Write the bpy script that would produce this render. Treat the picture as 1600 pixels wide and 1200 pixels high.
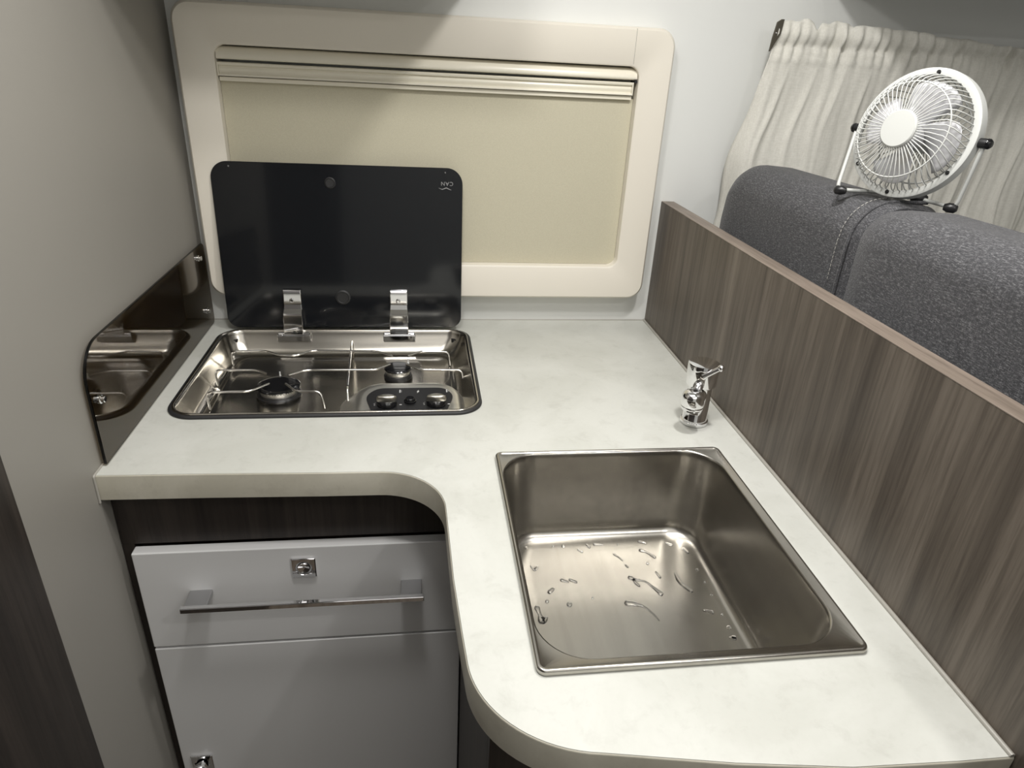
import bpy, bmesh, math, random
from mathutils import Vector, Matrix
random.seed(7)
PI = math.pi
SC = bpy.context.scene
COL = SC.collection
for o in list(bpy.data.objects): bpy.data.objects.remove(o)

# ------------------------------------------------------------------ camera
cam = bpy.data.cameras.new('camera'); cam_o = bpy.data.objects.new('camera', cam); COL.objects.link(cam_o)
cam.sensor_width = 36; cam.lens = 36*1049.37/1600; cam.clip_start = .02
RX = Vector((0.99086752, -0.12547148, 0.04938078)); UP = Vector((0.01092521, 0.43972291, 0.89806704)); FW = Vector((0.13439566, 0.88932596, -0.43707795))
m = Matrix.Identity(4)
for i in range(3):
    m[i][0] = RX[i]; m[i][1] = UP[i]; m[i][2] = -FW[i]
m[0][3], m[1][3], m[2][3] = -0.5113, -1.4017, 0.5284
cam_o.matrix_world = m
SC.camera = cam_o

# ------------------------------------------------------------------ light and exposure
SC.view_settings.view_transform = 'Standard'; SC.view_settings.look = 'None'
SC.view_settings.exposure = -.64; SC.view_settings.gamma = 1.0; SC.view_settings.use_curve_mapping = False
w = bpy.data.worlds.new('world'); SC.world = w; w.use_nodes = True
w.node_tree.nodes['Background'].inputs[0].default_value = (.95, .97, 1, 1); w.node_tree.nodes['Background'].inputs[1].default_value = .15

def area(x, y, z, power, sx, sy, rot=(0, 0, 0), col=(1, .97, .93)):
    l = bpy.data.lights.new('soft_fill_light', 'AREA'); o = bpy.data.objects.new('soft_fill_light', l); COL.objects.link(o)
    o.location = (x, y, z); o.rotation_euler = rot; l.energy = power; l.shape = 'RECTANGLE'; l.size = sx; l.size_y = sy; l.color = col
    return o
def bulb(x, y, z, power, size, col=(1, .98, .945)):
    l = bpy.data.lights.new('ceiling_lamp', 'AREA'); o = bpy.data.objects.new('ceiling_lamp', l); COL.objects.link(o)
    o.location = (x, y, z); l.energy = power; l.shape = 'DISK'; l.size = size; l.color = col; return o
bulb(-.12, -.70, 1.035, 8.5, .085)
bulb(-.55, -.88, 1.035, 7.5, .13)
bulb(.15, -1.50, 1.035, 4.5, .05)
area(.15, -1.98, 1.03, 13.5, 2.0, 1.25)  # broad fill added behind the camera to lift the general light, no real fitting
area(-.40, -.80, 1.03, 6.0, .8, .6)  # added soft fill from above, brightens the left part of the worktop

# ------------------------------------------------------------------ materials
MATS = {}
def mat(name, col=(.8, .8, .8), rough=.5, metal=0., **kw):
    if name in MATS: return MATS[name]
    m = bpy.data.materials.new(name); m.use_nodes = True
    b = m.node_tree.nodes['Principled BSDF']
    b.inputs['Base Color'].default_value = (*col, 1); b.inputs['Roughness'].default_value = rough; b.inputs['Metallic'].default_value = metal
    for k, v in kw.items(): b.inputs[k.replace('_', ' ')].default_value = v
    MATS[name] = m; return m
def nd(m, t, **kw):
    n = m.node_tree.nodes.new(t)
    for k, v in kw.items():
        if k in n.inputs: n.inputs[k].default_value = v
        else: setattr(n, k, v)
    return n
def lk(m, a, b): m.node_tree.links.new(a, b)
def coords(m, scale=(1, 1, 1), rot=(0, 0, 0)):
    tc = nd(m, 'ShaderNodeTexCoord'); mp = nd(m, 'ShaderNodeMapping'); mp.inputs['Scale'].default_value = scale; mp.inputs['Rotation'].default_value = rot
    lk(m, tc.outputs['Object'], mp.inputs['Vector']); return mp.outputs[0]
def noise(m, vec, scale, detail=4, rough=.5, dist=0.):
    n = nd(m, 'ShaderNodeTexNoise'); n.inputs['Scale'].default_value = scale; n.inputs['Detail'].default_value = detail
    n.inputs['Roughness'].default_value = rough; n.inputs['Distortion'].default_value = dist
    lk(m, vec, n.inputs['Vector']); return n.outputs['Fac']
def ramp(m, fac, stops):
    r = nd(m, 'ShaderNodeValToRGB'); e = r.color_ramp.elements
    while len(e) < len(stops): e.new(.5)
    for i, (p, c) in enumerate(stops): e[i].position = p; e[i].color = (*c, 1)
    lk(m, fac, r.inputs[0]); return r.outputs[0]
def mix(m, fac, a, b, mode='MIX'):
    n = nd(m, 'ShaderNodeMixRGB'); n.blend_type = mode
    for i, v in ((0, fac), (1, a), (2, b)):
        if isinstance(v, (int, float)): n.inputs[i].default_value = v
        elif isinstance(v, tuple): n.inputs[i].default_value = (*v, 1)
        else: lk(m, v, n.inputs[i])
    return n.outputs[0]
def bsdf(m): return m.node_tree.nodes['Principled BSDF']
def bump(m, fac, strength=.1, dist=.001):
    b = nd(m, 'ShaderNodeBump'); b.inputs['Strength'].default_value = strength; b.inputs['Distance'].default_value = dist
    lk(m, fac, b.inputs['Height']); lk(m, b.outputs[0], bsdf(m).inputs['Normal'])

def stone(name, light, mid, dark):
    m = mat(name, light, .38)
    v = coords(m)
    c1 = noise(m, v, 5.5, 6, .6, .6); c2 = noise(m, v, 28, 8, .7, .3); c3 = noise(m, v, 160, 3, .6)
    base = ramp(m, c1, [(.40, mid), (.60, light)])
    sp = ramp(m, c2, [(.30, dark), (.47, light)])
    col = mix(m, .60, base, sp, 'MULTIPLY')
    col = mix(m, .10, col, ramp(m, c3, [(.35, dark), (.5, light)]), 'MULTIPLY')
    lk(m, col, bsdf(m).inputs['Base Color']); bump(m, c3, .04, .0004); return m
M_STONE = stone('pale_stone_laminate', (.745, .75, .72), (.67, .675, .64), (.60, .60, .565))
M_STONE_EDGE = stone('stone_laminate_edge', (.72, .70, .63), (.60, .58, .51), (.55, .52, .46))

def wood(name, dark, mid, light, axis='z', rough=.45, k=1.0):
    m = mat(name, mid, rough)
    s = {'z': (1, 1, .045), 'x': (.045, 1, 1), 'y': (1, .045, 1)}[axis]
    v = coords(m, s, (.03, .06, 0))
    g = noise(m, v, 38*k, 5, .62, .35); f = noise(m, v, 190*k, 4, .7, .1); b = noise(m, v, 9*k, 3, .5, .2)
    c = ramp(m, g, [(.30, dark), (.5, mid), (.70, light)])
    c = mix(m, .55, c, ramp(m, f, [(.36, (.45, .42, .40)), (.56, (1, 1, 1))]), 'MULTIPLY')
    c = mix(m, .50, c, ramp(m, b, [(.3, (.62, .60, .58)), (.65, (1, 1, 1))]), 'MULTIPLY')
    lk(m, c, bsdf(m).inputs['Base Color']); bump(m, f, .12, .0006); return m
M_WOOD = wood('walnut_laminate', (.075, .060, .048), (.135, .112, .090), (.195, .165, .135), k=.9)
M_WOOD_DARK = wood('dark_walnut_laminate', (.016, .012, .010), (.030, .023, .019), (.045, .035, .029))
M_BAND = wood('walnut_edge_band', (.19, .155, .125), (.25, .205, .17), (.30, .25, .205), 'y')
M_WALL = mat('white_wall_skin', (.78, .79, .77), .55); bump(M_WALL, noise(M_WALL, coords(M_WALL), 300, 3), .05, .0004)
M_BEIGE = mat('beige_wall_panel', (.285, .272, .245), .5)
M_FRAME = mat('cream_window_plastic', (.80, .755, .665), .35); bump(M_FRAME, noise(M_FRAME, coords(M_FRAME), 700, 2), .06, .0002)
M_CREAM = mat('cream_glossy_profile', (.82, .78, .66), .22)
M_BLIND = mat('khaki_blind_cloth', (.56, .525, .40), .55)
n_ = noise(M_BLIND, coords(M_BLIND), 900, 2); lk(M_BLIND, ramp(M_BLIND, n_, [(.3, (.53, .495, .375)), (.7, (.60, .565, .435))]), bsdf(M_BLIND).inputs['Base Color'])
M_WHITE = mat('white_lacquer', (.70, .70, .70), .33)
M_CEIL = mat('ceiling_white', (.75, .75, .73), .6)
M_FLOOR = wood('floor_planks', (.10, .08, .06), (.16, .13, .10), (.22, .18, .14), 'y')
M_CHROME = mat('chrome', (.86, .86, .87), .05, 1.)
M_SATIN = mat('satin_metal', (.50, .50, .51), .3, 1.)
M_WIRE = mat('polished_wire', (.82, .81, .79), .13, 1.)
M_KNOB = mat('champagne_satin_knob', (.72, .70, .64), .28, 1.)
M_BLACK = mat('black_plastic', (.012, .012, .013), .35)
M_RUB = mat('black_rubber', (.02, .02, .021), .55)
M_ENAM = mat('black_enamel', (.008, .008, .009), .12)
M_ALU = mat('burner_alloy', (.85, .84, .81), .34, 1.)
M_LID = mat('black_glass', (.008, .009, .011), .10, Coat_Weight=.1)
M_PRINT = mat('white_print', (.75, .75, .74), .5)
M_PRINTG = mat('grey_print', (.30, .30, .30), .5)
M_SEAL = mat('grey_sealant', (.36, .345, .31), .35)
M_FANW = mat('white_enamel_metal', (.56, .57, .55), .5)
M_FANB = mat('pale_fan_blade', (.62, .62, .64), .18, .25)
M_TRANSP = mat('water', (1, 1, 1), 0.0, Transmission_Weight=1.0, IOR=1.33)
M_GLASS = mat('smoked_acrylic', (.30, .24, .16), .03, Transmission_Weight=1.0, IOR=1.42)

def steel(name, col, rough, sx, sy, sz, ry=False):
    m = mat(name, col, rough, 1.)
    v = coords(m, (sx, sy, sz)); n = noise(m, v, 60, 4, .6); n2 = noise(m, coords(m), 9, 4, .6, .5)
    lk(m, ramp(m, n, [(.3, tuple(c*.88 for c in col)), (.7, col)]), bsdf(m).inputs['Base Color'])
    r = nd(m, 'ShaderNodeMapRange'); r.inputs['To Min'].default_value = rough*.8; r.inputs['To Max'].default_value = rough*1.25
    lk(m, n2, r.inputs['Value']); lk(m, r.outputs[0], bsdf(m).inputs['Roughness'])
    
    if ry: bump(m, n, .02, .0002)
    return m
M_STEEL = steel('brushed_sink_steel', (.50, .48, .44), .24, 1, .08, 1)
M_PAN = steel('hob_tray_steel', (.52, .495, .445), .185, .08, 1, 1)
M_POD = steel('satin_pod_steel', (.86, .84, .78), .36, .08, 1, 1)

M_FAB = mat('charcoal_melange_fabric', (.1, .1, .105), .9, Sheen_Weight=.18, Sheen_Roughness=.4)
va = coords(M_FAB, (1, .2, 1)); vb = coords(M_FAB, (1, 1, .3))
fa = noise(M_FAB, va, 850, 3, .75); fb = noise(M_FAB, vb, 760, 3, .75); fc = noise(M_FAB, coords(M_FAB), 14, 3)
ca = ramp(M_FAB, fa, [(.38, (.030, .030, .034)), (.52, (.058, .058, .064)), (.64, (.28, .28, .29))])
cb = ramp(M_FAB, fb, [(.38, (.028, .028, .032)), (.54, (.068, .068, .073)), (.70, (.17, .17, .18))])
c_ = mix(M_FAB, .5, ca, cb); c_ = mix(M_FAB, .3, c_, ramp(M_FAB, fc, [(.3, (.7, .7, .7)), (.7, (1, 1, 1))]), 'MULTIPLY')
lk(M_FAB, c_, bsdf(M_FAB).inputs['Base Color']); bump(M_FAB, mix(M_FAB, .5, fa, fb), .5, .0012)
M_THREAD = mat('pale_grey_thread', (.42, .41, .38), .8)
M_CURT = mat('ivory_linen', (.82, .80, .73), .85, Sheen_Weight=.1)
vc = noise(M_CURT, coords(M_CURT, (1, 1, .12)), 500, 3, .7); vd = noise(M_CURT, coords(M_CURT, (.12, 1, 1)), 500, 3, .7)
cc = ramp(M_CURT, mix(M_CURT, .5, vc, vd), [(.38, (.76, .745, .68)), (.62, (.90, .885, .82))])
lk(M_CURT, cc, bsdf(M_CURT).inputs['Base Color']); bump(M_CURT, mix(M_CURT, .5, vc, vd), .25, .0008)
_t = nd(M_CURT, 'ShaderNodeBsdfTranslucent'); _t.inputs[0].default_value = (.85, .83, .76, 1)
_mx = nd(M_CURT, 'ShaderNodeMixShader'); _mx.inputs[0].default_value = .15
_out = M_CURT.node_tree.nodes['Material Output']
lk(M_CURT, bsdf(M_CURT).outputs[0], _mx.inputs[1]); lk(M_CURT, _t.outputs[0], _mx.inputs[2]); lk(M_CURT, _mx.outputs[0], _out.inputs[0])

# ------------------------------------------------------------------ helpers
ORI = {}
def link_mesh(name, bm, material, parent=None, loc=(0, 0, 0), smooth=None, bev=0., seg=2):
    """all geometry is given in world metres; the mesh is shifted so its origin lies at its thing's base"""
    if parent is not None: loc = ORI[parent.name_full]
    if bm.faces: bmesh.ops.recalc_face_normals(bm, faces=bm.faces[:])
    bmesh.ops.translate(bm, verts=bm.verts, vec=-Vector(loc))
    me = bpy.data.meshes.new(name); bm.to_mesh(me); bm.free(); me.materials.append(material)
    o = bpy.data.objects.new(name, me); COL.objects.link(o)
    if parent is not None: o.parent = parent
    else: o.location = loc
    ORI[o.name_full] = tuple(loc)
    if smooth is not None:
        for p in me.polygons: p.use_smooth = True
        me.set_sharp_from_angle(angle=math.radians(smooth))
    if bev > 0:
        md = o.modifiers.new('bevel', 'BEVEL'); md.width = bev; md.segments = seg; md.limit_method = 'ANGLE'; md.angle_limit = math.radians(40)
    return o
def tag(o, label=None, cat=None, group=None, kind=None):
    if label: o['label'] = label
    if cat: o['category'] = cat
    if group: o['group'] = group
    if kind: o['kind'] = kind
    return o
def thing(name, label, cat, loc, group=None):
    o = bpy.data.objects.new(name, None); COL.objects.link(o); o.location = loc; o.empty_display_size = .02
    ORI[o.name_full] = tuple(loc); return tag(o, label, cat, group)
def struct(name, bm, material, **kw): return tag(link_mesh(name, bm, material, **kw), kind='structure')

def add_box(bm, x0, x1, y0, y1, z0, z1, M=None):
    vs = [bm.verts.new((x, y, z)) for x in (x0, x1) for y in (y0, y1) for z in (z0, z1)]
    for f in ((0, 1, 3, 2), (4, 6, 7, 5), (0, 4, 5, 1), (2, 3, 7, 6), (0, 2, 6, 4), (1, 5, 7, 3)): bm.faces.new([vs[i] for i in f])
    if M: bmesh.ops.transform(bm, matrix=M, verts=vs)
    return vs
def box(*a, M=None):
    bm = bmesh.new(); add_box(bm, *a, M=M); return bm
def rr(x0, x1, y0, y1, r, n=8):
    if not isinstance(r, (tuple, list)): r = (r,)*4         # order: (x0,y0) (x1,y0) (x1,y1) (x0,y1)
    out = []
    for (cx, cy, a0), q in zip((((x0, y0, PI)), (x1, y0, 1.5*PI), (x1, y1, 0), (x0, y1, .5*PI)), r):
        px = cx + (q if cx == x0 else -q); py = cy + (q if cy == y0 else -q)
        for i in range(n+1):
            a = a0 + .5*PI*i/n; out.append((px+q*math.cos(a), py+q*math.sin(a)))
    return out
def add_loft(bm, loops, cap0=False, cap1=False, closed=True):
    L = [[bm.verts.new(p) for p in lp] for lp in loops]
    for a, b in zip(L, L[1:]):
        n = len(a)
        for i in range(n if closed else n-1): bm.faces.new((a[i], a[(i+1) % n], b[(i+1) % n], b[i]))
    if cap0: bm.faces.new(L[0])
    if cap1: bm.faces.new(L[-1][::-1])
    return L
def z3(l, z): return [(x, y, z) for x, y in l]
def slab(outer, holes, z0, z1):
    bm = bmesh.new(); edges = []
    for lp in [outer]+holes:
        vs = [bm.verts.new((x, y, z0)) for x, y in lp]
        edges += [bm.edges.new((vs[i], vs[(i+1) % len(vs)])) for i in range(len(vs))]
    bmesh.ops.triangle_fill(bm, use_beauty=True, use_dissolve=False, edges=edges)
    r = bmesh.ops.extrude_face_region(bm, geom=bm.faces[:])
    bmesh.ops.translate(bm, verts=[g for g in r['geom'] if isinstance(g, bmesh.types.BMVert)], vec=(0, 0, z1-z0))
    return bm
def add_lathe(bm, prof, M=Matrix.Identity(4), n=32, a0=0., cap=True):
    """prof: list of (radius, height)"""
    rings = []
    for r, h in prof:
        if r < 1e-6: rings.append([bm.verts.new(M @ Vector((0, 0, h)))])
        else: rings.append([bm.verts.new(M @ Vector((r*math.cos(a0+2*PI*i/n), r*math.sin(a0+2*PI*i/n), h))) for i in range(n)])
    for a, b in zip(rings, rings[1:]):
        for i in range(n):
            j = (i+1) % n
            if len(a) == 1 and len(b) == 1: continue
            if len(a) == 1: bm.faces.new((a[0], b[i], b[j]))
            elif len(b) == 1: bm.faces.new((a[i], b[0], a[j]))
            else: bm.faces.new((a[i], a[j], b[j], b[i]))
    if cap:
        for q in (rings[0], rings[-1]):
            if len(q) > 1: bm.faces.new(q)
def add_tube(bm, pts, r, n=8, cap=True, closed=False):
    pts = [Vector(p) for p in pts]; N = len(pts); rings = []; up = None
    for i, p in enumerate(pts):
        if closed: t = (pts[(i+1) % N]-pts[i-1]).normalized()
        else: t = ((pts[min(i+1, N-1)]-p).normalized() + (p-pts[max(i-1, 0)]).normalized())
        t = t.normalized() if t.length > 1e-9 else Vector((0, 0, 1))
        if up is None: up = t.orthogonal().normalized()
        up = (up-t*up.dot(t)); up = up.normalized() if up.length > 1e-6 else t.orthogonal().normalized()
        s = t.cross(up); q = r[i] if isinstance(r, (list, tuple)) else r
        rings.append([bm.verts.new(p+(up*math.cos(2*PI*k/n)+s*math.sin(2*PI*k/n))*q) for k in range(n)])
    for i in range(N if closed else N-1):
        a, b = rings[i], rings[(i+1) % N]
        for k in range(n): bm.faces.new((a[k], a[(k+1) % n], b[(k+1) % n], b[k]))
    if cap and not closed: bm.faces.new(rings[0]); bm.faces.new(rings[-1])
def fillet(pts, r, n=5):
    pts = [Vector(p) for p in pts]; out = [pts[0]]
    for i in range(1, len(pts)-1):
        a, b, c = pts[i-1], pts[i], pts[i+1]
        q = min(r, (a-b).length*.45, (c-b).length*.45)
        p0 = b+(a-b).normalized()*q; p1 = b+(c-b).normalized()*q
        for k in range(n+1):
            t = k/n; out.append((1-t)**2*p0+2*t*(1-t)*b+t*t*p1)
    out.append(pts[-1]); return out
def add_disc_strip(bm, loop_a, loop_b): add_loft(bm, [loop_a, loop_b])
def basis(o, x, y, z):
    M = Matrix.Identity(4)
    for i in range(3): M[i][0] = x[i]; M[i][1] = y[i]; M[i][2] = z[i]; M[i][3] = o[i]
    return M

# ------------------------------------------------------------------ room shell
XL, ZF, ZC, YB = -.945, -.90, 1.06, -2.7
XR = 1.35
struct('floor', box(XL-.05, XR+.05, YB-.05, .05, ZF-.04, ZF), M_FLOOR)
struct('ceiling', box(XL-.05, XR+.05, YB-.05, .05, ZC, ZC+.04), M_CEIL)
struct('wall_back', box(XL-.05, XR+.05, 0, .05, ZF, ZC), M_WALL)
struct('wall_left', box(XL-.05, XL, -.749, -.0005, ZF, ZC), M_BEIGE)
struct('wall_right', box(XR, XR+.05, YB, -.0005, ZF, ZC), M_WALL)
struct('wall_front', box(XL-.05, XR, YB-.05, YB, ZF, ZC), M_WALL)
# unseen overhead lockers above the frame, placed to throw the diagonal shadows
for nm, lab, x0, x1 in (('overhead_locker', 'white overhead locker above the hob side, out of the picture', XL+.001, -.392), ('overhead_locker', 'white overhead locker above the curtain, out of the picture', .252, XR-.002)):
    lr = thing(nm, lab, 'locker', ((x0+x1)/2, -.18, .672))
    dp, zb_ = (.350, .672) if x0 < 0 else (.31, .700)
    link_mesh('carcass', box(x0, x1, -dp, -.0008, zb_, ZC-.0008), M_WHITE, lr, bev=.001)
    link_mesh('door', box(x0+.003, x1-.003, -dp-.016, -dp-.0005, zb_+.004, ZC-.004), M_WHITE, lr, bev=.0015)
# dark wood wardrobe side, left foreground
wd = thing('wardrobe', 'dark walnut wardrobe side at the lower left edge, beside the beige wall panel', 'wardrobe', (XL-.02, -1.7, ZF))
link_mesh('side_panel', box(XL-.05, XL+.002, -2.65, -.7495, ZF, ZC-.001), M_WOOD_DARK, wd, bev=.0008)

# ------------------------------------------------------------------ window with roller blind
WX0, WX1, WZ0, WZ1 = -.9275, -.0305, .0657, .590
YF = -.045
win = tag(bpy.data.objects.new('window_1', None), kind='structure'); COL.objects.link(win); win.location = (-.48, 0, .066); ORI[win.name_full] = (-.48, 0, .066)
win['label'] = 'cream plastic window frame with a closed khaki roller blind above the worktop'
OX0, OX1, OZ0, OZ1 = -.8625, -.0955, .1372, .5235
def xz(l, y): return [(x, y, z) for x, z in l]
bm = bmesh.new()
o_ = lambda i, y, r: xz(rr(WX0+i, WX1-i, WZ0+i, WZ1-i, r, 10), y)
h_ = lambda i, y, r: xz(rr(OX0+i, OX1-i, OZ0+i, OZ1-i, r, 10), y)
add_loft(bm, [o_(-.001, -.0005, .033), o_(-.0005, YF+.010, .033), o_(0.0012, YF+.0035, .032), o_(.005, YF, .029),
              h_(-.004, YF, .022), h_(-.0008, YF+.002, .019), h_(0, YF+.005, .018), h_(.0, -.0005, .018)])
link_mesh('frame', bm, M_FRAME, win, smooth=35)
# fine joint of the cover strip at the frame's upper right
bm = box(-.1096, -.1088, YF-.0002, YF+.002, OZ1+.004, WZ1-.003)
link_mesh('cover_joint', bm, M_SEAL, win)
# roller cassette, rounded front, slightly sunk
def extr_x(prof, x0, x1):
    bm = bmesh.new(); add_loft(bm, [[(x0, y, z) for y, z in prof], [(x1, y, z) for y, z in prof]], True, True); return bm
a0, a1 = OX0+.0015, OX1-.0015
prof = [(-.004, .5225), (-.020, .5222)] + [(-.020-.0195*math.sin(t*PI/2*1.0), .5030+.0190*math.cos(t*PI/2)) for t in [i/10 for i in range(1, 11)]] + [(-.0385, .5015), (-.036, .5005), (-.004, .5005)]
link_mesh('blind_cassette', extr_x(prof, a0, a1), M_CREAM, win, smooth=40)
link_mesh('end_clip', box(OX1-.006, OX1-.0012, -.0405, -.012, .4955, .5002), M_BLACK, win)
# pull bar with a hollow face
prof = [(-.010, .4960), (-.037, .4960), (-.0385, .4945), (-.0378, .4915), (-.033, .4895)] + [(-.033+.0-.0025*math.sin(t*PI), .4895-.0115*t) for t in [i/6 for i in range(1, 6)]] + [(-.034, .4780), (-.038, .4768), (-.0388, .4755), (-.0385, .4735), (-.010, .4735)]
link_mesh('pull_bar', extr_x(prof, a0+.0015, OX1-.009), M_CREAM, win, smooth=50)
link_mesh('bar_end', box(OX1-.0088, OX1-.0065, -.0388, -.010, .4733, .4962), M_CREAM, win, bev=.0006)
link_mesh('bar_end', box(a0-.0008, a0+.0013, -.0388, -.010, .4733, .4962), M_CREAM, win, bev=.0006)
link_mesh('bottom_rail', box(a0, OX1-.0065, -.033, -.012, .4650, .4722), M_CREAM, win, bev=.0008)
link_mesh('roller_blind', box(OX0+.0005, OX1-.0005, -.024, -.0225, OZ0+.0005, .4665), M_BLIND, win)

# ------------------------------------------------------------------ worktop
def arc(cx, cy, rx, ry, a0, a1, n=16):
    return [(cx+rx*math.cos(math.radians(a0+(a1-a0)*i/n)), cy+ry*math.sin(math.radians(a0+(a1-a0)*i/n))) for i in range(n+1)]
def wt_outline(d=0.):
    """counter-clockwise outline, d = inset of the front edge"""
    o = [(-.0006, -.0006), (XL+.0006, -.0006), (XL+.0006, -.5905+d)]
    o += [(-.80, -.5935+d), (-.65, -.5985+d)]
    o += [(x, y) for x, y in arc(-.572, -.690, .090-d*-1, .090+d, 90, 0, 18)]
    o += [(-.4785+d, -.82), (-.4735+d, -.90)]
    q = arc(-.345, -.930, .126-d, .113-d, 184, 262, 18)
    o += q
    o += [(-.25, -1.0615+d), (-.15, -1.0745+d), (-.05, -1.0780+d), (-.0006, -1.0785+d)]
    return o
HOB = (-.9096, -.4096, -.4398, -.0672)
SNK = (-.4047, -.0610, -.9597, -.5655)
hob_hole = rr(HOB[0]+.012, HOB[1]-.012, HOB[2]+.012, HOB[3]-.012, .035, 6)
snk_hole = rr(SNK[0]+.004, SNK[1]-.007, SNK[2]+.008, SNK[3]-.002, .05, 6)
WT = thing('worktop', 'pale stone-patterned L-shaped kitchen worktop with rounded inner and outer corners', 'worktop', (-.48, -.4, -.0386))
TH = -.0386
link_mesh('slab', slab(wt_outline(.0016), [hob_hole, snk_hole], TH, 0), M_STONE, WT)
oa = wt_outline(0)[2:]; ob = wt_outline(.0011)[2:]
bm = bmesh.new()
sec = [[(x, y, TH-.0003) for x, y in ob], [(x, y, TH-.0003) for x, y in oa], [(x, y, -.0020) for x, y in oa],
       [(x+(X-x)*.35, y+(Y-y)*.35, -.0006) for (x, y), (X, Y) in zip(oa, ob)], [(x, y, -.0002) for x, y in ob]]
sec.append(sec[0])
add_loft(bm, sec, closed=False)
link_mesh('edge_band', bm, M_STONE_EDGE, WT, smooth=50)
bm = bmesh.new(); add_tube(bm, [(-.0022, -.001, .0008), (-.0022, -1.0775, .0008)], .0028, 8); link_mesh('side_seal', bm, M_SEAL, WT, smooth=60)
bm = bmesh.new(); add_tube(bm, [(XL+.002, -.0012, .0002), (-.001, -.0012, .0002)], .0016, 8); link_mesh('rear_seal', bm, M_SEAL, WT, smooth=60)
bm = bmesh.new(); add_tube(bm, fillet([(XL+.0012, -.560, .0004), (XL+.0012, -.5925, .0004), (XL+.0012, -.5930, -.0418)], .003), .0017, 8); link_mesh('left_seal', bm, M_SEAL, WT, smooth=60)

# ------------------------------------------------------------------ walnut partition on the right
PT = thing('partition', 'tall walnut-grain partition board standing between the worktop and the grey seat cushions', 'partition', (.0135, -.6, ZF))
link_mesh('board', box(.0, .027, -1.30, -.0005, ZF, .2675), M_WOOD, PT)
link_mesh('edge_band', box(-.0002, .0272, -1.3002, -.0006, .2676, .2692), M_BAND, PT, bev=.0006)

# ------------------------------------------------------------------ smoked splash guard
SG = thing('splash_guard', 'smoked brown acrylic splash guard screwed to the left wall beside the hob', 'splash guard', (-.938, -.29, .002))
outl = rr(-.5672, -.0185, .0022, .1692, (.002, .010, .012, .052), 10)
prof = lambda x, i: [(x, y, z) for y, z in rr(-.5672+i, -.0185-i, .0022+i, .1692-i, (.002, .010, .012, .052), 10)]
bm = bmesh.new(); add_loft(bm, [prof(-.9400, .0006), prof(-.9394, 0), prof(-.9364, 0), prof(-.9358, .0006)], True, True)
link_mesh('acrylic_sheet', bm, M_GLASS, SG, smooth=30)
for (y, z) in ((-.064, .149), (-.060, .041), (-.545, .0915)):
    M = basis((-.9358, y, z), (0, 1, 0), (0, 0, 1), (1, 0, 0)); bm = bmesh.new()
    add_lathe(bm, [(.0062, 0), (.0062, .0018), (.0045, .0026), (.0045, .0062), (.0036, .0070), (0, .0070)], M, 20)
    link_mesh('screw', bm, M_CHROME, SG, smooth=40)
    M = basis((-.9449, y, z), (0, 1, 0), (0, 0, 1), (1, 0, 0)); bm = bmesh.new(); add_lathe(bm, [(.005, 0), (.005, .0048)], M, 16)
    link_mesh('spacer', bm, M_RUB, SG, smooth=40)

# ------------------------------------------------------------------ gas hob
HB = thing('gas_hob', 'two-burner stainless gas hob with its black glass lid raised', 'hob', (-.66, -.2535, .0))
hx0, hx1, hy0, hy1 = HOB
R = lambda i, z, r: z3(rr(hx0+i, hx1-i, hy0+i, hy1-i, max(r, .004), 10), z)
bm = bmesh.new()
add_loft(bm, [R(0, .0003, .045), R(-.0006, .0022, .0455), R(.0006, .0046, .045), R(.0040, .0052, .042), R(.0045, .0003, .042)])
link_mesh('rim_seal', bm, M_RUB, HB, smooth=60)
bm = bmesh.new()
R2 = lambda a, b, c, d, z, r: z3(rr(hx0+a, hx1-b, hy0+c, hy1-d, r, 10), z)
add_loft(bm, [R(.0048, .0010, .041), R(.0047, .0058, .041), R(.0056, .0070, .040), R(.0085, .0068, .038), R(.0110, .0042, .036), R(.0125, .0000, .035),
              R2(.0145, .0150, .014, .0160, -.010, .034), R2(.022, .026, .018, .027, -.028, .034), R2(.027, .033, .021, .033, -.0365, .034), R2(.034, .040, .026, .040, -.0395, .032),
              R2(.038, .044, .030, .044, -.0385, .030), R2(.044, .050, .036, .050, -.0385, .028), R2(.047, .054, .040, .054, -.0405, .026)], cap1=True)
link_mesh('tray', bm, M_PAN, HB, smooth=60)
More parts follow.
